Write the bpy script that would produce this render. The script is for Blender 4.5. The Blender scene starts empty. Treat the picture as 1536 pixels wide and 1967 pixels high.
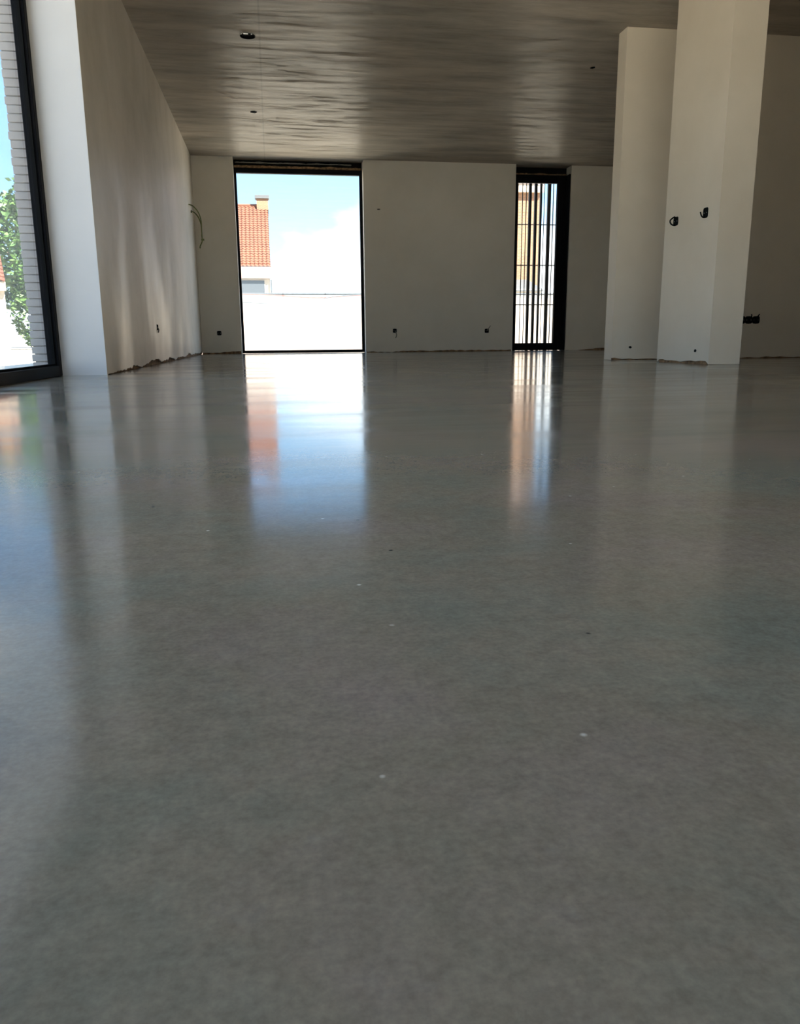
import bpy, bmesh, math, random
from mathutils import Vector, Matrix, noise

scene = bpy.context.scene
col = scene.collection

# ------------------------------------------------------------------ camera
cam_d = bpy.data.cameras.new('camera')
cam_d.sensor_fit = 'HORIZONTAL'
cam_d.sensor_width = 36.0
cam_d.lens = 1509.0 / 1536.0 * 36.0
cam_d.clip_start = 0.01
cam_d.clip_end = 500
cam = bpy.data.objects.new('camera', cam_d)
col.objects.link(cam)
_r = Vector((0.98759361, -0.15683059, -0.00793867))
_u = Vector((0.04157375, 0.21237833, 0.97630275))
_f = Vector((0.15142814, 0.9645204, -0.21626352))
M4 = Matrix((( _r.x, _u.x, -_f.x, 0.0), (_r.y, _u.y, -_f.y, 0.0), (_r.z, _u.z, -_f.z, 0.2086), (0, 0, 0, 1)))
cam.matrix_world = M4
scene.camera = cam

# ------------------------------------------------------------------ exposure
vs = scene.view_settings
vs.view_transform = 'Standard'
vs.look = 'None'
vs.gamma = 1.0
vs.use_curve_mapping = False
vs.exposure = 2.0

# ------------------------------------------------------------------ sky
SKY = 1.0
world = bpy.data.worlds.new('sky')
scene.world = world
world.use_nodes = True
nt = world.node_tree
nt.nodes.clear()
def wn(t, **k):
    n = nt.nodes.new(t)
    for a, b in k.items(): setattr(n, a, b)
    return n
w_out = wn('ShaderNodeOutputWorld'); w_bg = wn('ShaderNodeBackground')
tc = wn('ShaderNodeTexCoord'); sep = wn('ShaderNodeSeparateXYZ')
nt.links.new(tc.outputs['Generated'], sep.inputs[0])
rmp = wn('ShaderNodeValToRGB')
els = rmp.color_ramp.elements
els[0].position = 0.0; els[0].color = (0.62, 0.68, 0.74, 1)
els[1].position = 1.0; els[1].color = (0.22, 0.44, 0.80, 1)
for p, c in ((0.05, (0.44, 0.60, 0.74, 1)), (0.10, (0.29, 0.46, 0.66, 1)), (0.20, (0.19, 0.36, 0.62, 1)), (0.33, (0.16, 0.36, 0.70, 1))):
    e = els.new(p); e.color = c
nt.links.new(sep.outputs[2], rmp.inputs[0])
# thin clouds
mp = wn('ShaderNodeMapping'); mp.inputs['Scale'].default_value = (1.3, 1.3, 2.6); mp.inputs['Location'].default_value = (7.3, 2.2, 1.4)
nt.links.new(tc.outputs['Generated'], mp.inputs[0])
nz = wn('ShaderNodeTexNoise'); nz.inputs['Scale'].default_value = 2.2; nz.inputs['Detail'].default_value = 6
nt.links.new(mp.outputs[0], nz.inputs[0])
cr = wn('ShaderNodeValToRGB')
cr.color_ramp.elements[0].position = 0.49; cr.color_ramp.elements[0].color = (0, 0, 0, 1)
cr.color_ramp.elements[1].position = 0.68; cr.color_ramp.elements[1].color = (0.8, 0.8, 0.8, 1)
nt.links.new(nz.outputs[0], cr.inputs[0])
mx = wn('ShaderNodeMixRGB'); mx.inputs[2].default_value = (1.25, 1.22, 1.20, 1)
nt.links.new(cr.outputs[0], mx.inputs[0]); nt.links.new(rmp.outputs[0], mx.inputs[1])
nt.links.new(mx.outputs[0], w_bg.inputs[0]); w_bg.inputs[1].default_value = SKY
nt.links.new(w_bg.outputs[0], w_out.inputs[0])

# ------------------------------------------------------------------ sun (behind and to the right of the camera)
sun_d = bpy.data.lights.new('sun', 'SUN')
sun_d.energy = 11.0
sun_d.color = (1.0, 0.93, 0.82)
sun_d.angle = math.radians(0.55)
sun = bpy.data.objects.new('sun', sun_d)
col.objects.link(sun)
sun.location = (10, -14, 20)
sun.rotation_euler = Vector((-0.50, 0.48, -0.72)).to_track_quat('-Z', 'Y').to_euler()

# ================================================================== helpers
def mat(name):
    m = bpy.data.materials.new(name); m.use_nodes = True
    n = m.node_tree.nodes; b = n['Principled BSDF']
    return m, n, m.node_tree.links, b

def plain(name, c, rough=0.6, metal=0.0, var=0.12, scale=12.0, bump=0.0):
    """one colour with a little procedural mottling"""
    m, n, l, b = mat(name)
    t = n.new('ShaderNodeTexCoord'); z = n.new('ShaderNodeTexNoise')
    z.inputs['Scale'].default_value = scale; z.inputs['Detail'].default_value = 5
    l.new(t.outputs['Object'], z.inputs[0])
    r = n.new('ShaderNodeValToRGB')
    r.color_ramp.elements[0].position = 0.3; r.color_ramp.elements[1].position = 0.7
    r.color_ramp.elements[0].color = tuple(x * (1 - var) for x in c) + (1,)
    r.color_ramp.elements[1].color = tuple(min(1, x * (1 + var)) for x in c) + (1,)
    l.new(z.outputs[0], r.inputs[0]); l.new(r.outputs[0], b.inputs['Base Color'])
    b.inputs['Roughness'].default_value = rough; b.inputs['Metallic'].default_value = metal
    if bump:
        bp = n.new('ShaderNodeBump'); bp.inputs['Strength'].default_value = bump; bp.inputs['Distance'].default_value = 0.01
        l.new(z.outputs[0], bp.inputs['Height']); l.new(bp.outputs[0], b.inputs['Normal'])
    return m

def tag(o, label=None, cat=None, group=None, kind=None):
    if label: o['label'] = label
    if cat: o['category'] = cat
    if group: o['group'] = group
    if kind: o['kind'] = kind
    return o

def empty(name, loc=(0, 0, 0)):
    o = bpy.data.objects.new(name, None); col.objects.link(o); o.location = loc
    o.empty_display_size = 0.1
    return o

class MB:
    """collects polygons in world coordinates, builds ONE mesh object"""
    def __init__(s): s.v = []; s.f = []
    def poly(s, pts):
        b = len(s.v); s.v += [tuple(p) for p in pts]; s.f.append(tuple(range(b, b + len(pts))))
    def box(s, x0, x1, y0, y1, z0, z1):
        b = len(s.v)
        s.v += [(x0, y0, z0), (x1, y0, z0), (x1, y1, z0), (x0, y1, z0), (x0, y0, z1), (x1, y0, z1), (x1, y1, z1), (x0, y1, z1)]
        for q in ((3, 2, 1, 0), (4, 5, 6, 7), (0, 1, 5, 4), (1, 2, 6, 5), (2, 3, 7, 6), (3, 0, 4, 7)):
            s.f.append(tuple(b + i for i in q))
        return s
    def tube(s, pts, r, n=8, caps=True):
        pts = [Vector(p) for p in pts]; rings = []
        rr = r if isinstance(r, (list, tuple)) else [r] * len(pts)
        up = Vector((0.13, 0.21, 0.97))
        for i, p in enumerate(pts):
            d = (pts[min(i + 1, len(pts) - 1)] - pts[max(i - 1, 0)]).normalized()
            a = d.cross(up)
            if a.length < 1e-3: a = d.cross(Vector((1, 0, 0)))
            a.normalize(); c = d.cross(a)
            b = len(s.v); rings.append(b)
            for k in range(n):
                t = 2 * math.pi * k / n
                s.v.append(tuple(p + a * math.cos(t) * rr[i] + c * math.sin(t) * rr[i]))
        for i in range(len(rings) - 1):
            for k in range(n):
                k2 = (k + 1) % n
                s.f.append((rings[i] + k, rings[i] + k2, rings[i + 1] + k2, rings[i + 1] + k))
        if caps:
            s.f.append(tuple(rings[0] + k for k in reversed(range(n)))); s.f.append(tuple(rings[-1] + k for k in range(n)))
        return s
    def build(s, name, m, parent=None, smooth=False, bevel=0.0):
        me = bpy.data.meshes.new(name); me.from_pydata(s.v, [], s.f); me.update()
        bm = bmesh.new(); bm.from_mesh(me)
        if bevel:
            bmesh.ops.bevel(bm, geom=list(bm.edges), offset=bevel, segments=1, affect='EDGES')
        bmesh.ops.recalc_face_normals(bm, faces=bm.faces)
        bm.to_mesh(me); bm.free()
        if smooth:
            for p in me.polygons: p.use_smooth = True
        me.materials.append(m)
        o = bpy.data.objects.new(name, me); col.objects.link(o)
        if parent: 
            o.parent = parent
            o.matrix_parent_inverse = Matrix.Translation(-Vector(parent.location))
        return o

def box(name, m, x0, x1, y0, y1, z0, z1, parent=None, bevel=0.0):
    return MB().box(x0, x1, y0, y1, z0, z1).build(name, m, parent, bevel=bevel)

def spline(pts, n=6):
    """Catmull-Rom through the points"""
    P = [Vector(p) for p in pts]; P = [2 * P[0] - P[1]] + P + [2 * P[-1] - P[-2]]
    out = []
    for i in range(1, len(P) - 2):
        for k in range(n):
            t = k / n; a, b, c, d = P[i - 1], P[i], P[i + 1], P[i + 2]
            out.append(0.5 * ((2 * b) + (c - a) * t + (2 * a - 5 * b + 4 * c - d) * t * t + (3 * b - a - 3 * c + d) * t ** 3))
    out.append(P[-2]); return out

# ================================================================== measured layout (metres)
XL, YBK, YR, XW = -1.012, 11.993, 5.135, -1.272       # left wall, back wall, window reveal, window plane
H = 2.70
XOUT = -1.445                                          # outer brick face on the left
XR, YREAR = 6.6, -3.6
YOUT = YBK + 0.36
PXA, PY0, PY1 = 3.0, 6.805, 6.965                      # partition
CX0, CX1, CY0, CY1 = 3.138, 3.386, 5.417, 6.211        # pier
WY0 = -2.4                                             # near end of the big left window
W1 = (-0.442, 1.388); W2 = (3.660, 4.516)

# ================================================================== materials
def plaster(name, c_lo, c_hi, rough=0.5, streak=0.0, streak_col=(0.5, 0.42, 0.33), spec=0.4, sc=1.3):
    m, n, l, b = mat(name)
    t = n.new('ShaderNodeTexCoord')
    z = n.new('ShaderNodeTexNoise'); z.inputs['Scale'].default_value = sc; z.inputs['Detail'].default_value = 8; z.inputs['Roughness'].default_value = 0.6
    l.new(t.outputs['Object'], z.inputs[0])
    r = n.new('ShaderNodeValToRGB'); r.color_ramp.elements[0].position = 0.32; r.color_ramp.elements[1].position = 0.68
    r.color_ramp.elements[0].color = c_lo + (1,); r.color_ramp.elements[1].color = c_hi + (1,)
    l.new(z.outputs[0], r.inputs[0])
    colr = r.outputs[0]
    mpn = n.new('ShaderNodeMapping'); mpn.inputs['Scale'].default_value = (1.2, 1.2, 0.6)
    l.new(t.outputs['Object'], mpn.inputs[0])
    z2 = n.new('ShaderNodeTexNoise'); z2.inputs['Scale'].default_value = 1.4; z2.inputs['Detail'].default_value = 7
    l.new(mpn.outputs[0], z2.inputs[0])
    r2 = n.new('ShaderNodeValToRGB'); r2.color_ramp.elements[0].position = 0.45; r2.color_ramp.elements[1].position = 0.72
    r2.color_ramp.elements[0].color = (0, 0, 0, 1); r2.color_ramp.elements[1].color = (1, 1, 1, 1)
    l.new(z2.outputs[0], r2.inputs[0])
    if streak:
        mul = n.new('ShaderNodeMath'); mul.operation = 'MULTIPLY'; mul.inputs[1].default_value = streak
        l.new(r2.outputs[0], mul.inputs[0])
        mix = n.new('ShaderNodeMixRGB'); mix.inputs[2].default_value = streak_col + (1,)
        l.new(mul.outputs[0], mix.inputs[0]); l.new(colr, mix.inputs[1]); colr = mix.outputs[0]
        rr = n.new('ShaderNodeMapRange'); rr.inputs['To Min'].default_value = rough + 0.1; rr.inputs['To Max'].default_value = rough - 0.08
        l.new(r2.outputs[0], rr.inputs[0]); l.new(rr.outputs[0], b.inputs['Roughness'])
    else:
        b.inputs['Roughness'].default_value = rough
    l.new(colr, b.inputs['Base Color'])
    b.inputs['Specular IOR Level'].default_value = spec
    zf = n.new('ShaderNodeTexNoise'); zf.inputs['Scale'].default_value = 45; zf.inputs['Detail'].default_value = 4
    l.new(t.outputs['Object'], zf.inputs[0])
    bp = n.new('ShaderNodeBump'); bp.inputs['Strength'].default_value = 0.06; bp.inputs['Distance'].default_value = 0.004
    l.new(zf.outputs[0], bp.inputs['Height']); l.new(bp.outputs[0], b.inputs['Normal'])
    return m

M_white = plaster('white_plaster', (0.66, 0.64, 0.62), (0.71, 0.685, 0.665))
M_cream = plaster('cream_plaster', (0.64, 0.55, 0.43), (0.71, 0.62, 0.50))
M_back = plaster('grey_plaster', (0.74, 0.68, 0.58), (0.82, 0.76, 0.66), rough=0.6)
M_left = plaster('streaked_plaster', (0.66, 0.59, 0.49), (0.84, 0.76, 0.66), rough=0.46, streak=0.5, streak_col=(0.90, 0.80, 0.69), spec=0.45, sc=1.6)
M_core = plain('masonry_dirt', (0.26, 0.15, 0.075), 0.95, var=0.6, scale=18, bump=0.6)
M_foam = plain('foam_rubble', (0.27, 0.165, 0.08), 0.95, var=0.6, scale=25, bump=0.8)
M_black = plain('black_aluminium', (0.008, 0.008, 0.009), 0.5, var=0.1)
M_black.node_tree.nodes['Principled BSDF'].inputs['Specular IOR Level'].default_value = 0.05
M_void = plain('black_plastic', (0.008, 0.008, 0.008), 0.8, var=0.1)
M_void.node_tree.nodes['Principled BSDF'].inputs['Specular IOR Level'].default_value = 0.05
M_metal = plain('galvanised_metal', (0.55, 0.55, 0.53), 0.35, 0.9)
M_slat = plain('dark_stained_wood', (0.035, 0.028, 0.022), 0.6, var=0.3, scale=30)
M_brick = plain('pale_brick', (0.36, 0.32, 0.30), 0.9, var=0.12, scale=9, bump=0.5)
M_joint = plain('brick_joint', (0.24, 0.215, 0.20), 0.95)
M_ext = plain('render', (0.5, 0.47, 0.44), 0.9)
M_cable_g = plain('green_cable', (0.13, 0.145, 0.03), 0.5)
M_cable_y = plain('grey_cable', (0.20, 0.19, 0.15), 0.5)

# --- polished concrete floor
def floor_material():
    m, n, l, b = mat('polished_concrete')
    t = n.new('ShaderNodeTexCoord')
    def noise_(scale, det=6, rough=0.6, vec=None, dist=0.0):
        z = n.new('ShaderNodeTexNoise'); z.inputs['Scale'].default_value = scale; z.inputs['Detail'].default_value = det
        z.inputs['Roughness'].default_value = rough; z.inputs['Distortion'].default_value = dist
        l.new(vec or t.outputs['Object'], z.inputs[0]); return z.outputs[0]
    def ramp(src, stops):
        r = n.new('ShaderNodeValToRGB'); e = r.color_ramp.elements
        e[0].position, e[0].color = stops[0][0], stops[0][1]; e[1].position, e[1].color = stops[-1][0], stops[-1][1]
        for p, c in stops[1:-1]:
            x = e.new(p); x.color = c
        l.new(src, r.inputs[0]); return r.outputs[0]
    def mixc(fac, a, bcol, mode='MIX'):
        x = n.new('ShaderNodeMixRGB'); x.blend_type = mode
        for i, s in ((0, fac), (1, a), (2, bcol)):
            if isinstance(s, (int, float)): x.inputs[i].default_value = s
            elif isinstance(s, tuple): x.inputs[i].default_value = s
            else: l.new(s, x.inputs[i])
        return x.outputs[0]
    g = lambda v: (v, v, v, 1)
    base = ramp(noise_(7, 8, 0.65, dist=0.3), [(0.3, (0.1674, 0.1395, 0.1008, 1)), (0.7, (0.2223, 0.1863, 0.1395, 1))])
    tint = ramp(noise_(3.3, 5, 0.6), [(0.36, (0.1503, 0.1629, 0.1296, 1)), (0.5, (0.1917, 0.1620, 0.1188, 1)), (0.64, (0.2088, 0.1620, 0.1377, 1))])
    c = mixc(0.62, base, tint)
    broad = ramp(noise_(0.9, 5, 0.55, dist=0.5), [(0.32, g(0.84)), (0.68, g(1.14))])
    c = mixc(1.0, c, broad, 'MULTIPLY')
    fine = ramp(noise_(60, 6, 0.7), [(0.3, g(0.86)), (0.7, g(1.13))])
    c = mixc(1.0, c, fine, 'MULTIPLY')
    fine2 = ramp(noise_(240, 3, 0.6), [(0.3, g(0.92)), (0.7, g(1.08))])
    c = mixc(1.0, c, fine2, 'MULTIPLY')
    blot = ramp(noise_(26, 5, 0.65), [(0.60, g(0)), (0.80, g(0.22))])
    c = mixc(blot, c, (0.2736, 0.2664, 0.2439, 1))
    # pale flecks and dark pinholes
    v = n.new('ShaderNodeTexVoronoi'); v.inputs['Scale'].default_value = 17; l.new(t.outputs['Object'], v.inputs[0])
    fleck = ramp(v.outputs['Distance'], [(0.018, g(0.8)), (0.045, g(0))])
    gate = ramp(noise_(4.1, 2), [(0.44, g(0)), (0.50, g(1))])
    c = mixc(mixc(1.0, fleck, gate, 'MULTIPLY'), c, (0.65, 0.63, 0.56, 1))
    v2 = n.new('ShaderNodeTexVoronoi'); v2.inputs['Scale'].default_value = 12.3; l.new(t.outputs['Object'], v2.inputs[0])
    pin = ramp(v2.outputs['Distance'], [(0.016, g(1)), (0.035, g(0))])
    gate2 = ramp(noise_(5.7, 2), [(0.42, g(0)), (0.48, g(1))])
    c = mixc(mixc(1.0, pin, gate2, 'MULTIPLY'), c, (0.02, 0.02, 0.02, 1))
    l.new(c, b.inputs['Base Color'])
    # gloss: polished, worn in patches by the power float
    mpn = n.new('ShaderNodeMapping'); mpn.inputs['Scale'].default_value = (0.6, 2.2, 1); l.new(t.outputs['Object'], mpn.inputs[0])
    rg = n.new('ShaderNodeMapRange'); rg.inputs['From Min'].default_value = 0.3; rg.inputs['From Max'].default_value = 0.7
    rg.inputs['To Min'].default_value = 0.07; rg.inputs['To Max'].default_value = 0.20
    l.new(noise_(1.6, 7, 0.6, mpn.outputs[0]), rg.inputs[0]); l.new(rg.outputs[0], b.inputs['Roughness'])
    b.inputs['IOR'].default_value = 1.20
    bp = n.new('ShaderNodeBump'); bp.inputs['Strength'].default_value = 0.06; bp.inputs['Distance'].default_value = 0.004
    l.new(noise_(5.5, 3, 0.5, mpn.outputs[0]), bp.inputs['Height']); l.new(bp.outputs[0], b.inputs['Normal'])
    return m
M_floor = floor_material()

# --- smooth cast concrete ceiling
def ceiling_material():
    m, n, l, b = mat('cast_concrete')
    t = n.new('ShaderNodeTexCoord')
    def nz_(sc, mscale, det=8, rough=0.62):
        mpn = n.new('ShaderNodeMapping'); mpn.inputs['Scale'].default_value = mscale; l.new(t.outputs['Object'], mpn.inputs[0])
        z = n.new('ShaderNodeTexNoise'); z.inputs['Scale'].default_value = sc; z.inputs['Detail'].default_value = det; z.inputs['Roughness'].default_value = rough
        l.new(mpn.outputs[0], z.inputs[0]); return z.outputs[0]
    def rmp_(src, p0, c0, p1, c1):
        r = n.new('ShaderNodeValToRGB'); e = r.color_ramp.elements
        e[0].position, e[0].color, e[1].position, e[1].color = p0, c0, p1, c1
        l.new(src, r.inputs[0]); return r.outputs[0]
    def mul_(a, c):
        mm = n.new('ShaderNodeMixRGB'); mm.blend_type = 'MULTIPLY'; mm.inputs[0].default_value = 1
        l.new(a, mm.inputs[1]); l.new(c, mm.inputs[2]); return mm.outputs[0]
    streak = nz_(1.9, (0.5, 2.4, 1), 10, 0.68)
    blot = nz_(0.8, (1, 1, 1), 6, 0.55)
    c = rmp_(streak, 0.34, (0.36, 0.315, 0.262, 1), 0.64, (0.60, 0.535, 0.455, 1))
    c = mul_(c, rmp_(blot, 0.35, (0.86, 0.87, 0.86, 1), 0.65, (1.08, 1.05, 1.02, 1)))
    # one formwork joint running away from the viewer
    s_ = n.new('ShaderNodeSeparateXYZ'); l.new(t.outputs['Object'], s_.inputs[0])
    md = n.new('ShaderNodeMath'); md.operation = 'ABSOLUTE'; l.new(s_.outputs[0], md.inputs[0])
    c = mul_(c, rmp_(md.outputs[0], 0.003, (0.84, 0.84, 0.84, 1), 0.012, (1, 1, 1, 1)))
    l.new(c, b.inputs['Base Color'])
    fl = nz_(3.4, (0.4, 2.6, 1), 12, 0.75)
    rg = n.new('ShaderNodeMapRange'); rg.inputs['From Min'].default_value = 0.42; rg.inputs['From Max'].default_value = 0.60
    rg.inputs['To Min'].default_value = 0.0; rg.inputs['To Max'].default_value = 0.10
    l.new(fl, rg.inputs[0]); l.new(rg.outputs[0], b.inputs['Specular IOR Level']); b.inputs['Roughness'].default_value = 0.38
    bp = n.new('ShaderNodeBump'); bp.inputs['Strength'].default_value = 0.05; bp.inputs['Distance'].default_value = 0.003
    l.new(fl, bp.inputs['Height']); l.new(bp.outputs[0], b.inputs['Normal'])
    return m
M_ceil = ceiling_material()

# --- clear glass: transparent with Fresnel reflection
def glass_material():
    m = bpy.data.materials.new('window_glass'); m.use_nodes = True
    n = m.node_tree.nodes; l = m.node_tree.links; n.clear()
    o = n.new('ShaderNodeOutputMaterial'); tr = n.new('ShaderNodeBsdfTransparent'); tr.inputs[0].default_value = (0.93, 0.96, 0.95, 1)
    gl = n.new('ShaderNodeBsdfGlossy'); gl.inputs['Roughness'].default_value = 0.0
    # Schlick Fresnel, the same from both faces of the pane
    ge = n.new('ShaderNodeNewGeometry'); dt = n.new('ShaderNodeVectorMath'); dt.operation = 'DOT_PRODUCT'
    l.new(ge.outputs['Normal'], dt.inputs[0]); l.new(ge.outputs['Incoming'], dt.inputs[1])
    def mth(op, a, b_=None):
        x = n.new('ShaderNodeMath'); x.operation = op
        for i, q in enumerate((a, b_)):
            if q is None: continue
            if isinstance(q, (int, float)): x.inputs[i].default_value = q
            else: l.new(q, x.inputs[i])
        return x.outputs[0]
    fr = mth('ADD', mth('MULTIPLY', mth('POWER', mth('SUBTRACT', 1.0, mth('ABSOLUTE', dt.outputs['Value'])), 5.0), 0.96), 0.04)
    mx_ = n.new('ShaderNodeMixShader'); l.new(fr, mx_.inputs[0]); l.new(tr.outputs[0], mx_.inputs[1]); l.new(gl.outputs[0], mx_.inputs[2])
    l.new(mx_.outputs[0], o.inputs[0]); return m
M_glass = glass_material()

rng = random.Random(7)
# ================================================================== the room shell
tag(box('floor', M_floor, XW - 0.06, XR, YREAR, YBK + 0.14, -0.10, 0.0), 'polished grey concrete floor mirroring the windows', 'floor', kind='structure')

# ceiling with one round hole cut for the recessed box
HX, HY, HR = -0.098, 7.427, 0.058
def build_ceiling():
    mb = MB(); x0, x1, y0, y1 = XOUT, XR + 0.2, YREAR - 0.2, YOUT; s = 0.15; n = 24
    xs = [x0, HX - s, HX + s, x1]; ys = [y0, HY - s, HY + s, y1]
    for i in range(3):
        for j in range(3):
            if (i, j) == (1, 1): continue
            mb.poly([(xs[i], ys[j], H), (xs[i], ys[j + 1], H), (xs[i + 1], ys[j + 1], H), (xs[i + 1], ys[j], H)])
    def sq(a):
        c, d = math.cos(a), math.sin(a); k = s / max(abs(c), abs(d)); return (HX + c * k, HY + d * k, H)
    for k in range(n):
        a, b2 = 2 * math.pi * k / n, 2 * math.pi * (k + 1) / n
        ca, cb = (HX + HR * math.cos(a), HY + HR * math.sin(a)), (HX + HR * math.cos(b2), HY + HR * math.sin(b2))
        mb.poly([sq(a), sq(b2), cb + (H,), ca + (H,)])
        mb.poly([ca + (H,), cb + (H,), cb + (H + 0.12,), ca + (H + 0.12,)])
    mb.poly([(HX + HR * math.cos(2 * math.pi * k / n), HY + HR * math.sin(2 * math.pi * k / n), H + 0.12) for k in range(n)])
    T = H + 0.3
    mb.poly([(x0, y0, T), (x1, y0, T), (x1, y1, T), (x0, y1, T)])
    for a, b2 in (((x0, y0), (x1, y0)), ((x1, y0), (x1, y1)), ((x1, y1), (x0, y1)), ((x0, y1), (x0, y0))):
        mb.poly([a + (H,), b2 + (H,), b2 + (T,), a + (T,)])
    me = bpy.data.meshes.new('ceiling'); me.from_pydata(mb.v, [], mb.f)
    bm = bmesh.new(); bm.from_mesh(me); bmesh.ops.remove_doubles(bm, verts=bm.verts, dist=1e-5); bmesh.ops.recalc_face_normals(bm, faces=bm.faces)
    bm.to_mesh(me); bm.free(); me.materials.append(M_ceil)
    o = bpy.data.objects.new('ceiling', me); col.objects.link(o); return o
tag(build_ceiling(), 'smooth grey cast concrete ceiling with glossy streaks', 'ceiling', kind='structure')

def jag_panel(mb, a, b, nrm, z0, zj, z1, th=0.014, step=0.035, seed=0.0, dead=0.0, caps=True):
    """plaster coat from a to b (plan points) whose lower edge is broken off unevenly"""
    a = Vector((a[0], a[1])); b = Vector((b[0], b[1])); L = (b - a).length; k = max(2, int(L / step)); nv = Vector(nrm)
    top = []; 
    for i in range(k + 1):
        t = i / k; p = a.lerp(b, t); d = t * L
        q = 0.5 + 0.5 * noise.noise(Vector((d * 2.1 + seed, seed, 0.3))) * 1.6 + 0.35 * noise.noise(Vector((d * 14 + seed, 3.3, seed)))
        z = z0 + zj * max(0.0, min(1.2, q))
        if d < dead or L - d < dead: z = min(z, z0 + 0.003)
        top.append((p, z))
    for (p, z), (p2, z2) in zip(top[:-1], top[1:]):
        q, q2 = p - nv * th, p2 - nv * th
        mb.poly([(p.x, p.y, z), (p2.x, p2.y, z2), (p2.x, p2.y, z1), (p.x, p.y, z1)])
        mb.poly([(q.x, q.y, z), (q2.x, q2.y, z2), (p2.x, p2.y, z2), (p.x, p.y, z)])
    for (p, z) in (top[0], top[-1]) if caps else ():
        q = p - nv * th
        mb.poly([(p.x, p.y, z), (p.x, p.y, z1), (q.x, q.y, z1), (q.x, q.y, z)])

def rubble_strip(name, a, b, nrm, parent, seed, h=0.02, dep=0.016, off=-0.004):
    """lumpy dirt and foam left along the foot of a wall"""
    mb = MB(); a = Vector((a[0], a[1])); b = Vector((b[0], b[1])); L = (b - a).length; k = max(3, int(L / 0.03)); nv = Vector(nrm)
    prev = None
    for i in range(k + 1):
        t = i / k; p = a.lerp(b, t); d = t * L
        q = 0.5 + 0.9 * noise.noise(Vector((d * 5 + seed, 1.7, seed))) + 0.5 * noise.noise(Vector((d * 22, seed, 2.2)))
        q = max(0.02, min(1.3, q)); o1 = p + nv * (off + dep * q * 0.35); o2 = p + nv * (off - 0.01)
        cur = [(o1.x, o1.y, 0.0005), (o1.x - nv.x * 0.006, o1.y - nv.y * 0.006, h * q), (o2.x, o2.y, h * q * 1.1), (o2.x, o2.y, 0.0005)]
        if prev:
            for j in range(4):
                mb.poly([prev[j], cur[j], cur[(j + 1) % 4], prev[(j + 1) % 4]])
        else: mb.poly(cur)
        prev = cur
    mb.poly(prev)
    return mb.build(name, M_foam, parent)

TH = 0.014
# ---- back wall: three stretches of plaster with full-height window openings between
wb = empty('wall_back', (0, YBK, 0)); tag(wb, 'plain grey plastered end wall between the two far windows', 'wall', kind='structure')
for i, (x0, x1) in enumerate(((XL, W1[0]), (W1[1], W2[0]), (W2[1], XR))):
    mb = MB(); jag_panel(mb, (x0, YBK), (x1, YBK), (0, -1), 0.0, 0.034, H, TH, seed=3.1 * i + 1)
    # plaster returns into the window openings
    if i > 0: mb.box(x0, x0 + TH, YBK + 0.001, YOUT, 0.0, H)
    if i < 2: mb.box(x1 - TH, x1, YBK + 0.001, YOUT, 0.0, H)
    mb.build('plaster_coat', M_back, wb)
    box('masonry_core', M_core, x0 + (TH if i else 0), x1 - (TH if i < 2 else 0), YBK + TH, YOUT, 0, H, wb)
    rubble_strip('foot_rubble', (x0 + 0.02, YBK + TH), (x1 - 0.02, YBK + TH), (0, -1), wb, 9.0 + i)

# ---- left wall with its white window reveal
wl = empty('wall_left', (XL, YR, 0)); tag(wl, 'long left wall of streaky unpainted plaster with bright white reveal', 'wall', kind='structure')
mb = MB(); jag_panel(mb, (XL, YR + 0.001), (XL, YBK), (1, 0), 0.0, 0.05, H, TH, seed=21.0, dead=0.04)
mb.build('plaster_coat', M_left, wl)
box('masonry_core', M_core, XW + 0.0, XL - TH, YR + TH, YBK, 0, H, wl)
tag(box('reveal_plaster', M_white, XW - 0.05, XL - 0.001, YR, YR + TH, 0.0, H, wl), 'bright white plastered reveal beside the big window')
rubble_strip('foot_rubble', (XL - TH, YR + 0.05), (XL - TH, YBK - 0.03), (1, 0), wl, 33.0, h=0.032)

# ---- outside skin of the left wall, and the pale brick jamb seen through the glass
wo = empty('wall_outer', (XOUT, YR + 0.03, 0)); tag(wo, 'pale grey thin-brick jamb outside the big window', 'brick wall', kind='structure')
box('joint_backing', M_joint, XOUT + 0.012, XW - 0.055, YR + 0.042, YOUT, -0.1, H + 0.3, wo)
bw = 0.0465; nb = int((H + 0.3 + 0.1) / bw)
brick_meshes = []
for k in range(5):
    b_ = MB(); w = 0.115 + 0.004 * (k % 3)
    b_.box(0, w, 0, 0.24, 0, bw - 0.005)
    o = b_.build('brick', M_brick, wo, bevel=0.0025); brick_meshes.append(o.data); bpy.data.objects.remove(o)
for i in range(nb):
    z = -0.1 + i * bw
    x = XOUT + rng.uniform(-0.004, 0.004)
    for j in range(3):
        o = bpy.data.objects.new('brick', brick_meshes[rng.randrange(5)]); col.objects.link(o)
        o.parent = wo; o.matrix_parent_inverse = Matrix.Translation(-Vector(wo.location))
        if j == 0:                                    # end brick of the course, a half brick in every other row
            o.location = (x, YR + 0.028 + rng.uniform(-0.003, 0.003), z)
            if i % 2: o.scale.y = 0.48
        else:
            o.location = (XOUT + rng.uniform(-0.003, 0.003), YR + 0.028 + (0.248 if i % 2 == 0 else 0.124) + 0.248 * (j - 1), z)

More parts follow.
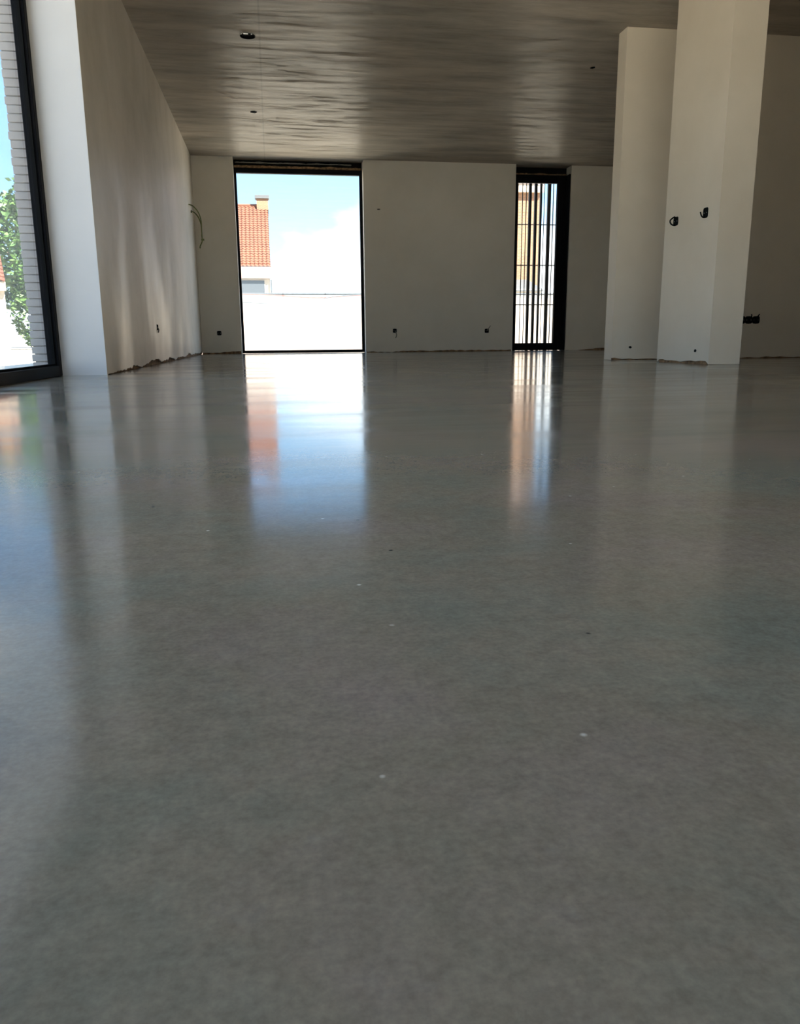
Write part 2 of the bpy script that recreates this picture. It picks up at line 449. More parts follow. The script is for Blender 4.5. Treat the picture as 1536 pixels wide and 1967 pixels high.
# ---- partition, pier, right and rear walls
wp = empty('wall_partition', (PXA, PY0, 0)); tag(wp, 'plastered cross wall standing behind the square pier', 'wall', kind='structure')
mb = MB(); jag_panel(mb, (PXA, PY0), (XR, PY0), (0, -1), 0.0, 0.030, H, TH, seed=41.0, caps=False)
jag_panel(mb, (PXA, PY1), (PXA, PY0), (-1, 0), 0.0, 0.004, H, TH, seed=43.0, caps=False)
jag_panel(mb, (XR, PY1), (PXA, PY1), (0, 1), 0.0, 0.02, H, TH, seed=44.0, caps=False)
mb.build('plaster_coat', M_cream, wp)
box('masonry_core', M_core, PXA + TH, XR, PY0 + TH, PY1 - TH, 0, H, wp)
rubble_strip('foot_rubble', (PXA + 0.03, PY0 + TH), (XR - 0.02, PY0 + TH), (0, -1), wp, 50.0, h=0.026)

wc = empty('wall_pier', (CX0, CY0, 0)); tag(wc, 'freestanding plastered pier with two open box holes', 'pillar', kind='structure')
mb = MB(); jag_panel(mb, (CX0, CY1), (CX0, CY0), (-1, 0), 0.0, 0.026, H, TH, seed=61.0, dead=0.012, caps=False)
jag_panel(mb, (CX0, CY0), (CX1, CY0), (0, -1), 0.0, 0.003, H, TH, seed=62.0, caps=False)
jag_panel(mb, (CX1, CY0), (CX1, CY1), (1, 0), 0.0, 0.03, H, TH, seed=63.0, caps=False)
jag_panel(mb, (CX1, CY1), (CX0, CY1), (0, 1), 0.0, 0.03, H, TH, seed=64.0, caps=False)
mb.build('plaster_coat', M_cream, wc)
box('masonry_core', M_core, CX0 + TH, CX1 - TH, CY0 + TH, CY1 - TH, 0, H, wc)
rubble_strip('foot_rubble', (CX0 + TH, CY1 - 0.03), (CX0 + TH, CY0 + 0.05), (-1, 0), wc, 66.0, h=0.02)

tag(box('light_blocker_wall', M_back, 3.48, XR, 4.30, 4.45, 0, H), 'added wall blocking rear light, just out of view on the right', 'wall', kind='structure')  # added out of view to shade the partition right of the pier
tag(box('wall_right', M_back, XR, XR + 0.2, YREAR, YOUT, 0, H), 'right side wall of the room, out of view', 'wall', kind='structure')
wr = empty('wall_rear', (0, YREAR, 0)); tag(wr, 'plastered rear wall with added glazing behind the viewer', 'wall', kind='structure')
box('wall_body', M_back, 3.3, XR, YREAR - 0.2, YREAR, 0, H, wr)
box('wall_body', M_back, XOUT, XL, YREAR - 0.2, YREAR, 0, H, wr)
box('wall_return', M_back, XOUT, XL, YREAR, WY0, 0, H, wr)

# ================================================================== windows
GZ = 2.62
# ---- window 1: the long glazed side on the left
w = empty('window_1', (XW, YR, 0)); tag(w, 'huge black framed window cut by the left picture edge', 'window', kind='structure')
Y0 = WY0
box('frame_post', M_black, XW - 0.066, XW, YR - 0.060, YR - 0.001, 0.0, GZ + 0.08, w, bevel=0.003)
box('frame_post', M_black, XW - 0.066, XW, Y0, Y0 + 0.06, 0.0, GZ + 0.08, w, bevel=0.003)
box('frame_rail', M_black, XW - 0.066, XW, Y0 + 0.06, YR - 0.060, 0.001, 0.062, w, bevel=0.003)
box('frame_rail', M_black, XW - 0.066, XW, Y0 + 0.06, YR - 0.060, GZ, GZ + 0.08, w, bevel=0.003)
mul_y = [YR - 3.77]
for y in mul_y: box('frame_mullion', M_black, XW - 0.066, XW, y - 0.035, y + 0.035, 0.062, GZ, w, bevel=0.003)
ys = [Y0 + 0.06] + [v for y in mul_y for v in (y - 0.035, y + 0.035)] + [YR - 0.06]
for i in range(0, len(ys), 2): 
    box('pane', M_glass, XW - 0.040, XW - 0.034, ys[i] - 0.005, ys[i + 1] + 0.005, 0.058, GZ + 0.004, w)
    box('glazing_bead', M_void, XW - 0.034, XW - 0.018, ys[i], ys[i + 1], 0.062, 0.074, w)
box('glazing_bead', M_void, XW - 0.034, XW - 0.018, YR - 0.075, YR - 0.060, 0.074, GZ, w)

# ---- window 4: unseen glazing added behind the viewer to brighten far wall and pier
w = empty('added_rear_window', (1.1, YREAR, 0)); tag(w, 'wide glazing added in the rear wall for extra daylight, unseen behind the viewer', 'window', kind='structure')
gx = [XL, 0.42, 1.86, 3.3]
for i, x in enumerate(gx): box('frame_post', M_black, x - (0.03 if 0 < i < 3 else 0.06 if i else 0), x + (0.03 if 0 < i < 3 else 0 if i else 0.06), YREAR - 0.12, YREAR - 0.05, 0, H, w)
for x0, x1 in zip(gx[:-1], gx[1:]):
    box('frame_rail', M_black, x0 + 0.06, x1 - 0.06, YREAR - 0.12, YREAR - 0.05, 0.0, 0.06, w); box('frame_rail', M_black, x0 + 0.06, x1 - 0.06, YREAR - 0.12, YREAR - 0.05, H - 0.06, H, w)
    box('pane', M_glass, x0 + 0.03, x1 - 0.03, YREAR - 0.088, YREAR - 0.082, 0.05, H - 0.05, w)

def foam_bar(name, x0, x1, y, z0, z1, parent, seed, m=None):
    mb = MB(); k = int((x1 - x0) / 0.025); prev = None
    for i in range(k + 1):
        x = x0 + (x1 - x0) * i / k
        a = 0.010 * noise.noise(Vector((x * 6, seed, 0))) + 0.006 * noise.noise(Vector((x * 25, seed, 1)))
        b2 = 0.010 * noise.noise(Vector((x * 9, seed, 5))); d = 0.012 * noise.noise(Vector((x * 8, seed, 9)))
        cur = [(x, y + d, z0 + b2 * 0.4), (x, y + d, z1 + a), (x, y + 0.05, z1 + a), (x, y + 0.05, z0 + b2 * 0.4)]
        if prev:
            for j in range(4): mb.poly([prev[j], cur[j], cur[(j + 1) % 4], prev[(j + 1) % 4]])
        else: mb.poly(cur)
        prev = cur
    mb.poly(prev); return mb.build(name, m or M_foam, parent)

# ---- window 2: big pane in the back wall
FY = YBK + 0.15
w = empty('window_2', (0.47, FY, 0)); tag(w, 'black framed floor-to-ceiling picture window in the far wall', 'window', kind='structure')
xa, xb, zt = W1[0] + 0.001, W1[1] - 0.001, 2.585
xi0, xi1, zi0, zi1 = -0.408, 1.349, 0.044, 2.518
box('frame_post', M_black, xa, xi0, FY, FY + 0.07, 0.001, zt, w, bevel=0.003)
box('frame_post', M_black, xi1, xb, FY, FY + 0.07, 0.001, zt, w, bevel=0.003)
box('frame_rail', M_black, xi0, xi1, FY, FY + 0.07, 0.001, zi0, w, bevel=0.003)
box('frame_rail', M_black, xi0, xi1, FY, FY + 0.07, zi1, zt, w, bevel=0.003)
box('pane', M_glass, xi0 - 0.004, xi1 + 0.004, FY + 0.030, FY + 0.036, zi0 - 0.004, zi1 + 0.004, w)
box('lintel_recess', M_void, xa, xb, FY + 0.06, FY + 0.12, zt, H - 0.001, w)
tag(foam_bar('foam_strip', xa + 0.003, xb - 0.02, FY - 0.02, zt + 0.002, zt + 0.030, w, 4.0), 'ragged tan foam bead above the frame')
tag(foam_bar('loose_sealing_tape', xa + 0.02, xb - 0.15, FY + 0.01, zt + 0.066, zt + 0.082, w, 8.0, M_cable_y), 'torn grey sealing tape in the slot')

# ---- window 3: narrow glazed door with the slat screen outside
w = empty('window_3', (4.09, FY, 0)); tag(w, 'narrow black framed window with wooden slats behind the glass', 'window', kind='structure')
xa, xb = W2[0] + 0.001, W2[1] - 0.001
xi0, xi1, zi0, zi1 = 3.737, 4.364, 0.115, 2.470
box('frame_post', M_black, xa, xi0, FY, FY + 0.07, 0.001, zt, w, bevel=0.003)
box('frame_post', M_black, xi1 + 0.075, xb - 0.003, FY, FY + 0.07, 0.001, zt, w, bevel=0.003)
box('sash_stile', M_black, xi1, xi1 + 0.075, FY - 0.012, FY + 0.055, 0.05, zt - 0.05, w, bevel=0.003)
box('frame_rail', M_black, xi0, xi1 + 0.075, FY, FY + 0.07, 0.001, 0.05, w, bevel=0.003)
box('frame_rail', M_black, xi0, xi1 + 0.075, FY, FY + 0.07, zt - 0.05, zt, w, bevel=0.003)
box('sash_rail', M_black, xi0, xi1, FY - 0.012, FY + 0.055, 0.05, zi0, w, bevel=0.003)
box('sash_rail', M_black, xi0, xi1, FY - 0.012, FY + 0.055, zi1, zt - 0.05, w, bevel=0.003)
box('pane', M_glass, xi0 - 0.004, xi1 + 0.004, FY + 0.020, FY + 0.026, zi0 - 0.004, zi1 + 0.004, w)
box('jamb_lining', M_black, xb - 0.016, xb - 0.002, YBK + 0.02, FY, 0.001, zt, w)
box('lintel_recess', M_void, xa, xb, FY + 0.06, FY + 0.12, zt, H - 0.001, w)
foam_bar('foam_strip', xa + 0.003, xb - 0.02, FY - 0.02, zt + 0.002, zt + 0.016, w, 14.0)

# ---- slat screen outside window 3
SY = YBK + 0.45
ss = empty('slat_screen', (4.15, SY, 0)); tag(ss, 'dark vertical slat screen outside the narrow far window', 'screen')
for x0, x1 in ((3.60, 3.70), (3.742, 3.838), (3.903, 3.917), (3.962, 3.976), (4.004, 4.052), (4.095, 4.143), (4.184, 4.220), (4.254, 4.266), (4.305, 4.362), (4.398, 4.414), (4.471, 4.545), (4.59, 4.64)):
    d = 0.045 if x1 - x0 > 0.02 else 0.008
    ww = max(0.005, (x1 - x0) - 0.18 * d)
    box('slat', M_slat, x0, x0 + ww, SY - d, SY, -0.05, 2.75, ss, bevel=0.0015)
for z in (0.05, 0.708, 1.311, 1.919, 2.62):
    t_ = 0.007 if 0.1 < z < 2.5 else 0.03
    box('cross_rail', M_slat, 3.58, 4.66, SY + 0.001, SY + 0.02, z - t_, z + t_, ss)

# ================================================================== small fittings
def socket_hole(name, label, pos, nrm, w=0.068, h=0.07, cable=None, group='open flush boxes in the walls', cells=1):
    """black flush box with a rim, open at the front, and the wire that hangs out of it"""
    n = Vector(nrm); s = Vector((-n.y, n.x, 0)); up = Vector((0, 0, 1)); P = Vector(pos)
    t = empty(name, P); tag(t, label, 'socket box', group)
    for c in range(cells):
        C = P + s * (c - (cells - 1) / 2) * w * 1.02
        mb = MB(); R = []; k = 16
        for ring, (sc, off) in enumerate(((1.0, 0.0), (1.0, 0.006), (0.86, 0.006), (0.84, 0.0015))):
            pts = []
            for i in range(k):
                a = 2 * math.pi * i / k; cx, cy = math.cos(a), math.sin(a)
                e = 0.45
                cx = math.copysign(abs(cx) ** e, cx); cy = math.copysign(abs(cy) ** e, cy)
                pts.append(C + s * cx * w / 2 * sc + up * cy * h / 2 * sc + n * off)
            R.append(pts)
        for a, b2 in zip(R[:-1], R[1:]):
            for i in range(k): mb.poly([a[i], a[(i + 1) % k], b2[(i + 1) % k], b2[i]])
        mb.poly(R[-1])
        mb.build('back_box', M_void, t)
        for sg in (-1, 1):
            mb = MB(); q = C + s * sg * w * 0.30 + n * 0.002
            mb.tube([q, q + n * 0.004], 0.0025, 8); mb.build('screw', M_metal, t)
    if cable:
        for pts, m, r in cable:
            mb = MB(); mb.tube(spline([P + s * a + up * b2 + n * c for a, b2, c in pts]), r, 7); mb.build('wire', m, t, smooth=True)
    return t

socket_hole('socket_box', 'small black flush box low on the far wall left of picture window', (-0.757, YBK, 0.298), (0, -1, 0), 0.064, 0.062)
socket_hole('socket_box', 'black flush box with a wire hanging down, just right of picture window', (1.826, YBK, 0.315), (0, -1, 0), 0.06, 0.06,
            cable=[([(0.0, 0.0, 0.004), (0.01, -0.02, 0.03), (0.022, -0.06, 0.035), (0.016, -0.095, 0.02), (0.006, -0.10, 0.012)], M_cable_y, 0.006)])
socket_hole('socket_box', 'black flush box with a wire poking up, left of slatted window', (3.250, YBK, 0.305), (0, -1, 0), 0.066, 0.064,
            cable=[([(0.0, 0.0, 0.004), (0.015, 0.03, 0.03), (0.04, 0.06, 0.03), (0.05, 0.075, 0.02)], M_cable_y, 0.006)])
socket_hole('socket_box', 'tiny dark box low on the streaky left wall', (XL, 7.48, 0.318), (1, 0, 0), 0.05, 0.05,
            cable=[([(0.0, 0.0, 0.004), (0.0, -0.02, 0.012), (0.004, -0.045, 0.006)], M_cable_y, 0.005)])
socket_hole('socket_box', 'dark box with looped wire on the pier, the farther one', (CX0, 6.034, 1.077), (-1, 0, 0), 0.068, 0.066,
            cable=[([(-0.01, 0.028, 0.002), (0.0, 0.030, 0.02), (0.005, 0.005, 0.052), (0.005, -0.02, 0.045), (0.0, -0.030, 0.02), (0.0, -0.03, 0.004)], M_void, 0.0055)])
socket_hole('socket_box', 'dark box with bent wire end on the pier, the nearer one', (CX0, 5.599, 1.076), (-1, 0, 0), 0.060, 0.072,
            cable=[([(0.0, -0.03, 0.003), (0.0, -0.032, 0.02), (0.0, -0.018, 0.035), (0.0, 0.005, 0.044)], M_void, 0.005)])
socket_hole('socket_box_row', 'row of black flush boxes on the dark wall right of pier', (4.310, PY0, 0.344), (0, -1, 0), 0.070, 0.068, cells=3, group=None,
            cable=[([(0.07, 0.01, 0.004), (0.075, 0.03, 0.02), (0.09, 0.05, 0.02)], M_void, 0.005), ([(0.02, 0.01, 0.004), (0.015, 0.04, 0.02), (0.01, 0.05, 0.02)], M_void, 0.005)])

# nail hole marks in plaster
def chip(label, pos, nrm, rx, rz, seed):
    n = Vector(nrm); s = Vector((-n.y, n.x, 0)) if abs(n.z) < 0.5 else Vector((1, 0, 0)); up = n.cross(s); P = Vector(pos)
    mb = MB(); k = 10; o = []; i_ = []
    for i in range(k):
        a = 2 * math.pi * i / k; r = 1 + 0.35 * noise.noise(Vector((math.cos(a) * 2, math.sin(a) * 2, seed)))
        o.append(P + s * math.cos(a) * rx * r + up * math.sin(a) * rz * r + n * 0.0005)
        i_.append(P + s * math.cos(a) * rx * r * 0.7 + up * math.sin(a) * rz * r * 0.7 + n * 0.004)
    for i in range(k): mb.poly([o[i], o[(i + 1) % k], i_[(i + 1) % k], i_[i]])
    mb.poly(i_)
    return tag(mb.build('wall_plug', M_void), label, 'wall plug', 'dark plugs and fixings')
chip('small dark fixing high on the far wall beside picture window', (1.605, YBK, 2.037), (0, -1, 0), 0.026, 0.007, 1.0)
chip('small dark fixing in the ceiling beyond the round hole', (-0.10, 9.72, H), (0, 0, -1), 0.04, 0.05, 2.0)
chip('small dark fixing in the ceiling left of the partition', (3.111, 7.804, H), (0, 0, -1), 0.022, 0.03, 3.0)
chip('dark plug low on the partition, left of pier', (3.175, PY0, 0.111), (0, -1, 0), 0.016, 0.011, 4.0)
chip('dark plug low on the pier near its front edge', (CX0, 5.610, 0.0965), (-1, 0, 0), 0.018, 0.012, 5.0)

# cables hanging out of the left wall near the corner
cb = empty('hanging_cables', (XL, 11.3, 1.94)); tag(cb, 'greenish cables looping out of the left wall by the corner', 'cable')
def yb(px, d): return px
MB().tube(spline([(XL - 0.01, 11.25, 1.945), (-0.99, 11.25, 1.94), (-0.95, 11.27, 1.92), (-0.90, 11.30, 1.86), (-0.870, 11.32, 1.76), (-0.868, 11.33, 1.62), (-0.872, 11.33, 1.56), (-0.868, 11.33, 1.53)]), 0.0075, 7).build('cable', M_cable_g, cb, smooth=True)
MB().tube(spline([(XL - 0.01, 11.52, 1.895), (-0.985, 11.50, 1.89), (-0.945, 11.48, 1.86), (-0.905, 11.45, 1.80), (-0.878, 11.42, 1.71), (-0.874, 11.40, 1.60), (-0.872, 11.40, 1.52), (-0.885, 11.40, 1.48), (-0.905, 11.40, 1.44), (-0.908, 11.40, 1.41)]), 0.0085, 7).build('cable', M_cable_g, cb, smooth=True)
MB().tube([(XL - 0.008, 11.52, 1.897), (XL + 0.012, 11.515, 1.893)], 0.016, 10).build('conduit_stub', M_void, cb)
box('cable_tag', M_cable_g, -0.885, -0.845, 11.36, 11.372, 1.505, 1.530, cb)

# recessed round ceiling box
rc = empty('recessed_ceiling_box', (HX, HY, H)); tag(rc, 'round black hole with metal clips in the concrete ceiling', 'ceiling box')
mb = MB(); k = 28; prof = ((HR - 0.001, H + 0.10), (HR - 0.001, H - 0.001), (HR + 0.006, H - 0.001), (HR + 0.006, H - 0.005), (HR - 0.004, H - 0.006), (HR - 0.004, H + 0.10))
for i in range(k):
    a, b2 = 2 * math.pi * i / k, 2 * math.pi * (i + 1) / k
    for (r0, z0), (r1, z1) in zip(prof[:-1], prof[1:]):
        mb.poly([(HX + r0 * math.cos(a), HY + r0 * math.sin(a), z0), (HX + r0 * math.cos(b2), HY + r0 * math.sin(b2), z0), (HX + r1 * math.cos(b2), HY + r1 * math.sin(b2), z1), (HX + r1 * math.cos(a), HY + r1 * math.sin(a), z1)])
mb.build('can', M_void, rc)
mb = MB()
mb.poly([(HX + (HR - 0.006) * math.cos(2 * math.pi * i / k), HY + (HR - 0.006) * math.sin(2 * math.pi * i / k), H + 0.004) for i in range(k)])
mb.poly([(HX + (HR - 0.006) * math.cos(2 * math.pi * i / k), HY + (HR - 0.006) * math.sin(2 * math.pi * i / k), H + 0.010) for i in range(k)])
mb.build('cover_disc', M_void, rc)
box('clip', M_metal, HX - 0.036, HX + 0.006, HY - 0.084, HY - 0.066, H - 0.010, H - 0.001, rc, bevel=0.002)
box('clip', M_metal, HX + 0.026, HX + 0.040, HY - 0.072, HY - 0.058, H - 0.009, H - 0.001, rc, bevel=0.002)
box('clip', M_metal, HX - 0.056, HX - 0.046, HY - 0.072, HY - 0.056, H - 0.009, H - 0.001, rc, bevel=0.002)

# ================================================================== outdoors
M_ground = plain('dry_sand', (0.52, 0.45, 0.36), 0.95, var=0.15, scale=0.8, bump=0.3)
M_bank = plain('pale_sand', (0.27, 0.215, 0.17), 0.95, var=0.10, scale=1.5, bump=0.4)
M_tile = plain('red_roof_tile', (0.115, 0.036, 0.018), 0.8, var=0.2, scale=3)
M_housew = plain('white_render', (0.42, 0.37, 0.31), 0.9, var=0.05, scale=2)
M_gwall = plain('weathered_render', (0.26, 0.25, 0.23), 0.9, var=0.05)
M_pinkw = plain('pink_fascia', (0.20, 0.125, 0.11), 0.9, var=0.05)
M_grey = plain('slate_grey', (0.07, 0.072, 0.078), 0.6)
M_pane_dark = plain('dark_window_pane', (0.05, 0.055, 0.065), 0.35)
M_tape = plain('faded_red_tape', (0.16, 0.075, 0.07), 0.7)
M_leaf = plain('leaf_green', (0.050, 0.105, 0.020), 0.55, var=0.55, scale=1.2)
M_bark = plain('bark', (0.10, 0.075, 0.05), 0.95, bump=0.5)
M_pipe = plain('zinc', (0.07, 0.075, 0.085), 0.6, 0.0)

def brick_mat():
    m, n, l, b = mat('orange_brickwork'); t = n.new('ShaderNodeTexCoord'); bk = n.new('ShaderNodeTexBrick')
    mpn = n.new('ShaderNodeMapping'); mpn.inputs['Rotation'].default_value = (math.radians(-90), 0, 0)
    l.new(t.outputs['Object'], mpn.inputs[0]); l.new(mpn.outputs[0], bk.inputs[0])
    bk.inputs['Color1'].default_value = (0.17, 0.075, 0.036, 1); bk.inputs['Color2'].default_value = (0.21, 0.10, 0.05, 1); bk.inputs['Mortar'].default_value = (0.22, 0.17, 0.13, 1)
    bk.inputs['Scale'].default_value = 1; bk.inputs['Brick Width'].default_value = 0.22; bk.inputs['Row Height'].default_value = 0.07; bk.inputs['Mortar Size'].default_value = 0.008
    l.new(bk.outputs[0], b.inputs['Base Color']); b.inputs['Roughness'].default_value = 0.9; return m
M_obrick = brick_mat()

tag(box('ground', M_ground, -70, 70, -30, 120, -0.9, -0.12), 'sandy ground around the house', 'ground', kind='structure')

# sand bank beyond the picture window
def bank_z(x, y):
    t = max(0.0, min(1.0, (y - 20.5) / 7.0)); s_ = t * t * (3 - 2 * t)
    crest = 1.34 + 0.05 * math.sin(x * 0.9 + 0.4) + (0.16 if x > 2.2 else 0.16 * max(0, (x - 1.0) / 1.2) if x > 1 else 0)
    z = -0.14 + (crest + 0.14) * s_
    z += s_ * (1 - 0.6 * t) * 0.16 * noise.noise(Vector((x * 0.7, y * 0.7, 0))) + s_ * 0.03 * noise.noise(Vector((x * 3, y * 3, 2)))
    return z
mb = MB(); nx, ny = 90, 34; xs0, xs1, ys0, ys1 = -5.5, 22.0, 20.4, 29.6
for j in range(ny + 1):
    for i in range(nx + 1):
        x = xs0 + (xs1 - xs0) * i / nx; y = ys0 + (ys1 - ys0) * j / ny
        mb.v.append((x, y, bank_z(x, y)))
for j in range(ny):
    for i in range(nx):
        a = j * (nx + 1) + i; mb.f.append((a, a + 1, a + nx + 2, a + nx + 1))
bk = mb.build('sand_bank', M_bank, smooth=True); tag(bk, 'sunlit pale sand bank rising beyond the picture window', 'sand bank', kind='structure')

gw = empty('garden_wall', (4, 30, 0)); tag(gw, 'low white garden wall with thin grey coping behind the sand', 'garden wall')
box('wall_body', M_gwall, -6, 24, 30.0, 30.2, -0.12, 1.80, gw)
for i in range(15):
    box('coping_slab', M_pipe, -6 + 2 * i + 0.005, -6 + 2 * i + 1.995, 29.97, 30.23, 1.80, 1.845, gw, bevel=0.004)

bt = empty('barrier_tape', (-3.0, 28.2, 0)); tag(bt, 'faded reddish barrier tape sagging between stakes above the sand', 'barrier tape')
tp = spline([(-4.6, 28.2, 1.80), (-2.4, 28.2, 1.70), (-0.30, 28.2, 1.685), (1.6, 28.2, 1.585), (3.05, 28.2, 1.675), (5.2, 28.2, 1.80)], 6)
mb = MB()
for a, b2 in zip(tp[:-1], tp[1:]):
    for s_ in (0, 0.004): mb.poly([(a.x, a.y + s_, a.z - 0.022), (b2.x, b2.y + s_, b2.z - 0.022), (b2.x, b2.y + s_, b2.z + 0.022), (a.x, a.y + s_, a.z + 0.022)])
mb.build('tape', M_tape, bt)
for x in (-4.6, 5.2):
    MB().tube([(x, 28.22, 1.0), (x, 28.22, 1.9)], 0.03, 8).build('stake', M_bark, bt)

rp = MB().tube(spline([(-4.2, 28.05, 1.62), (-2.4, 28.05, 1.46), (-0.94, 28.05, 1.425), (0.97, 28.05, 1.39), (2.14, 28.05, 1.615), (3.6, 28.05, 1.70), (5.0, 28.05, 1.78)], 6), 0.013, 6).build('sagging_rope', M_pipe, smooth=True)
tag(rp, 'thin grey rope sagging across the sand below the barrier tape', 'rope')

# ---- house with the red tiled roof, beyond the picture window
def tiled_roof(parent, x0, x1, y_e, z_e, y_r, z_r, m, cols, rows):
    """interlocking tiles: rounded rolls in overlapping rows"""
    mb = MB(); sl = Vector((0, y_r - y_e, z_r - z_e)); nrm = Vector((0, -(z_r - z_e), y_r - y_e)).normalized()
    wx = (x1 - x0) / cols; k = 4
    for r in range(rows):
        a, b2 = r / rows, (r + 1.06) / rows
        for c in range(cols):
            X = x0 + c * wx; lo = []; hi = []
            for i in range(k + 1):
                t = i / k; hgt = 0.045 * math.sin(math.pi * min(1, t * 1.35)) if t < 0.74 else 0.0
                lo.append(Vector((X + wx * t, y_e, z_e)) + sl * a + nrm * (hgt + 0.035)); hi.append(Vector((X + wx * t, y_e, z_e)) + sl * b2 + nrm * (hgt + 0.004))
            for i in range(k): mb.poly([lo[i], lo[i + 1], hi[i + 1], hi[i]])
            bot = [p - nrm * 0.03 for p in lo]
            for i in range(k): mb.poly([bot[i], bot[i + 1], lo[i + 1], lo[i]])
    o = mb.build('roof_tiles', m, parent); o['kind'] = 'stuff'; return o

hs = empty('tiled_house', (-5, 50, -0.12)); tag(hs, 'house with steep red tiled roof seen through the picture window', 'house')
hx0, hx1 = -10.5, 0.02
box('wall', M_housew, hx0, hx1, 50.0, 58.0, -0.12, 3.75, hs)
box('fascia', M_pinkw, hx0 - 0.05, hx1 + 0.06, 49.72, 49.98, 3.76, 4.44, hs)
tiled_roof(hs, hx0 - 0.1, hx1 + 0.06, 49.75, 4.44, 53.9, 8.48, M_tile, 44, 26)
mb = MB()
for xx in (hx0 + 0.02, hx1 - 0.02): mb.poly([(xx, 49.9, 3.75), (xx, 53.95, 8.40), (xx, 58.0, 3.75)])
mb.poly([(hx0, 49.78, 4.40), (hx1, 49.78, 4.40), (hx1, 53.9, 8.42), (hx0, 53.9, 8.42)]); mb.poly([(hx0, 53.9, 8.42), (hx1, 53.9, 8.42), (hx1, 58.2, 4.3), (hx0, 58.2, 4.3)])
mb.build('gable', M_housew, hs)
MB().tube([(hx0 - 0.1, 53.9, 8.50), (hx1 + 0.06, 53.9, 8.50)], 0.12, 8).build('ridge_cap', M_tile, hs)
ch = box('chimney', M_obrick, -0.62, 0.10, 53.6, 54.2, 7.9, 8.95, hs)
box('chimney_cap', M_grey, -0.72, 0.18, 53.5, 54.3, 8.90, 9.10, hs, bevel=0.01)
for x0, x1 in ((-1.90, -0.32), (-4.6, -3.0), (-7.4, -5.8)):
    wd = box('window', M_housew, x0 - 0.06, x1 + 0.06, 49.94, 49.998, 1.6, 3.72, hs)
    box('pane', M_pane_dark, x0, x1, 49.92, 49.939, 1.66, 3.66, wd)
MB().tube([(0.10, 49.85, 4.3), (0.10, 49.85, 0.0)], 0.05, 8).build('downpipe', M_pipe, hs)
box('verge_board', M_housew, hx1 + 0.03, hx1 + 0.12, 49.80, 49.9, 3.7, 4.5, hs)
mb = MB()
for s_ in (0.0, 0.06): mb.poly([(hx1 + 0.08 + s_, 49.75, 4.36), (hx1 + 0.08 + s_, 53.9, 8.42), (hx1 + 0.08 + s_, 53.9, 8.60), (hx1 + 0.08 + s_, 49.75, 4.54)])
mb.build('verge_flashing', M_pipe, hs)

# ---- orange brick house seen between the slats
h2 = empty('brick_house', (9, 40, -0.12)); tag(h2, 'orange brick house glimpsed between the dark slats', 'house')
box('wall', M_obrick, 8.5, 13.5, 40.0, 48.0, -0.12, 7.2, h2)
box('eaves', M_housew, 8.3, 13.6, 39.75, 40.0, 7.2, 7.55, h2)
mb = MB(); mb.poly([(8.3, 39.7, 7.55), (13.6, 39.7, 7.55), (13.6, 44.0, 10.3), (8.3, 44.0, 10.3)]); mb.poly([(8.3, 44.0, 10.3), (13.6, 44.0, 10.3), (13.6, 48.3, 7.55), (8.3, 48.3, 7.55)])
mb.poly([(13.5, 40, 7.2), (13.5, 48, 7.2), (13.5, 44, 10.2)])
mb.build('roof', M_pinkw, h2)
box('lean_to_wall', M_housew, 9.0, 12.85, 37.6, 40.0, -0.12, 2.45, h2)
mb = MB(); mb.poly([(8.9, 37.5, 2.40), (12.95, 37.5, 2.40), (12.95, 40.0, 3.05), (8.9, 40.0, 3.05)]); mb.poly([(8.9, 37.5, 2.33), (12.95, 37.5, 2.33), (12.95, 37.5, 2.40), (8.9, 37.5, 2.40)])
mb.build('lean_to_roof', M_grey, h2)

# ---- left view: small white house and greenery
h3 = empty('white_annex', (-9.03, 30, -0.12)); tag(h3, 'small white building with orange tiled roof at the left picture edge', 'house')
box('wall', M_housew, -17.0, -9.08, 30.0, 36.0, -0.25, 2.0, h3)
box('eaves', M_housew, -17.1, -9.03, 29.75, 30.0, 1.90, 2.20, h3)
tiled_roof(h3, -17.1, -9.03, 29.7, 2.20, 33.0, 4.0, M_tile, 32, 12)
mb = MB(); mb.poly([(-9.10, 30, 2.0), (-9.10, 33, 3.95), (-9.10, 36, 2.0)]); mb.poly([(-17, 33, 3.95), (-9.1, 33, 3.95), (-9.1, 36.2, 2.0), (-17, 36.2, 2.0)]); mb.build('gable', M_housew, h3)
h3.rotation_euler.z = math.radians(19)

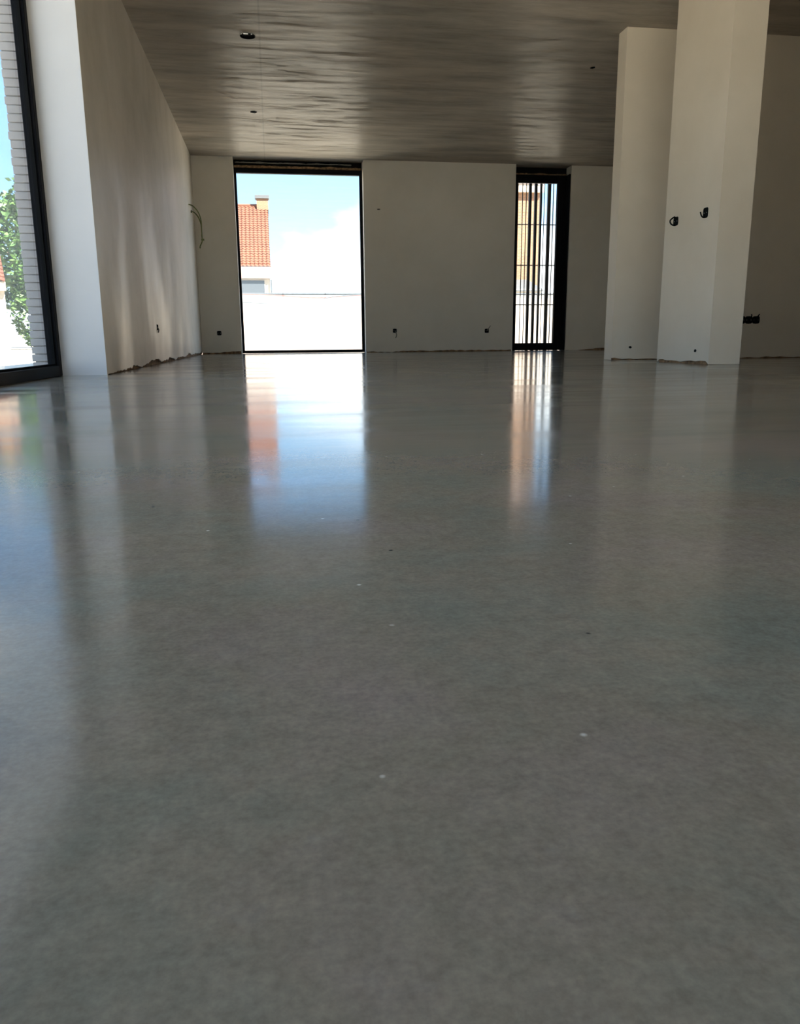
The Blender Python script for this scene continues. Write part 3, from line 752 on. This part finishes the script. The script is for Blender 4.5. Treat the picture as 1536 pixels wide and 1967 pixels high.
def leafy(name, label, blobs, n, size, trunk, seed, cat='tree'):
    g = random.Random(seed); base = trunk[0]
    t = empty(name, base); tag(t, label, cat, 'greenery outside the left window')
    mb = MB(); tot = sum(b[3] * b[3] * b[5] for b in blobs)
    for bx, by, bz, rx, ry, rz in blobs:
        for _ in range(int(n * rx * rx * rz / tot)):
            a = g.uniform(0, 2 * math.pi); c = g.uniform(-1, 1); r = g.uniform(0.55, 1.0) ** 0.5; q = math.sqrt(1 - c * c)
            lump = 1 + 0.22 * noise.noise(Vector((math.cos(a) * q * 2.3, math.sin(a) * q * 2.3, c * 2.3 + seed)))
            p = Vector((bx + rx * r * lump * q * math.cos(a), by + ry * r * lump * q * math.sin(a), bz + rz * r * lump * c))
            if p.z < 0.0: continue
            d = Vector((g.uniform(-1, 1), g.uniform(-1, 1), g.uniform(-0.7, 0.5))).normalized(); e = d.cross(Vector((g.uniform(-1, 1), g.uniform(-1, 1), g.uniform(-1, 1)))).normalized()
            L = size * g.uniform(0.7, 1.3); W_ = L * 0.5
            mb.poly([p - d * L * 0.5, p + e * W_ * 0.5 + d * L * 0.05, p + d * L * 0.5, p - e * W_ * 0.5 + d * L * 0.05])
    o = mb.build('foliage', M_leaf, t); o['kind'] = 'stuff'
    tb = MB()
    for pts in trunk[1]: tb.tube(spline(pts, 4), [0.16 * (1 - 0.7 * i / (4 * (len(pts) - 1))) for i in range(4 * (len(pts) - 1) + 1)], 8)
    tb.build('trunk', M_bark, t, smooth=True)
leafy('leafy_tree', 'tall sunlit green tree rising above the small white building', [(-10.2, 41, 4.6, 3.2, 2.6, 3.2), (-12.8, 42, 4.2, 2.8, 2.4, 2.8), (-8.6, 41.5, 2.8, 2.2, 2.0, 2.6)], 9000, 0.34,
      ((-10.4, 41, -0.15), [[(-10.4, 41, -0.15), (-10.4, 41, 2), (-10.1, 41, 5)], [(-10.4, 41, 1.5), (-11.6, 41.4, 3), (-12.6, 41.8, 5)], [(-10.4, 41, 1.2), (-9.4, 41.2, 2.2), (-8.7, 41.5, 3.6)]]), 3)
leafy('leafy_bush', 'dense green bush filling the gap beside the brick jamb', [(-8.85, 33.0, 1.2, 0.92, 0.9, 1.5), (-8.75, 33.2, 3.2, 0.92, 0.9, 1.7), (-8.0, 33.2, 2.2, 0.9, 1.0, 2.2)], 4200, 0.22,
      ((-8.7, 33.1, -0.15), [[(-8.7, 33.1, -0.15), (-8.8, 33.1, 0.8), (-8.9, 33.1, 3.2)], [(-8.7, 33.1, 0.3), (-8.3, 33.2, 1.0), (-8.0, 33.2, 2.2)]]), 5, 'bush')
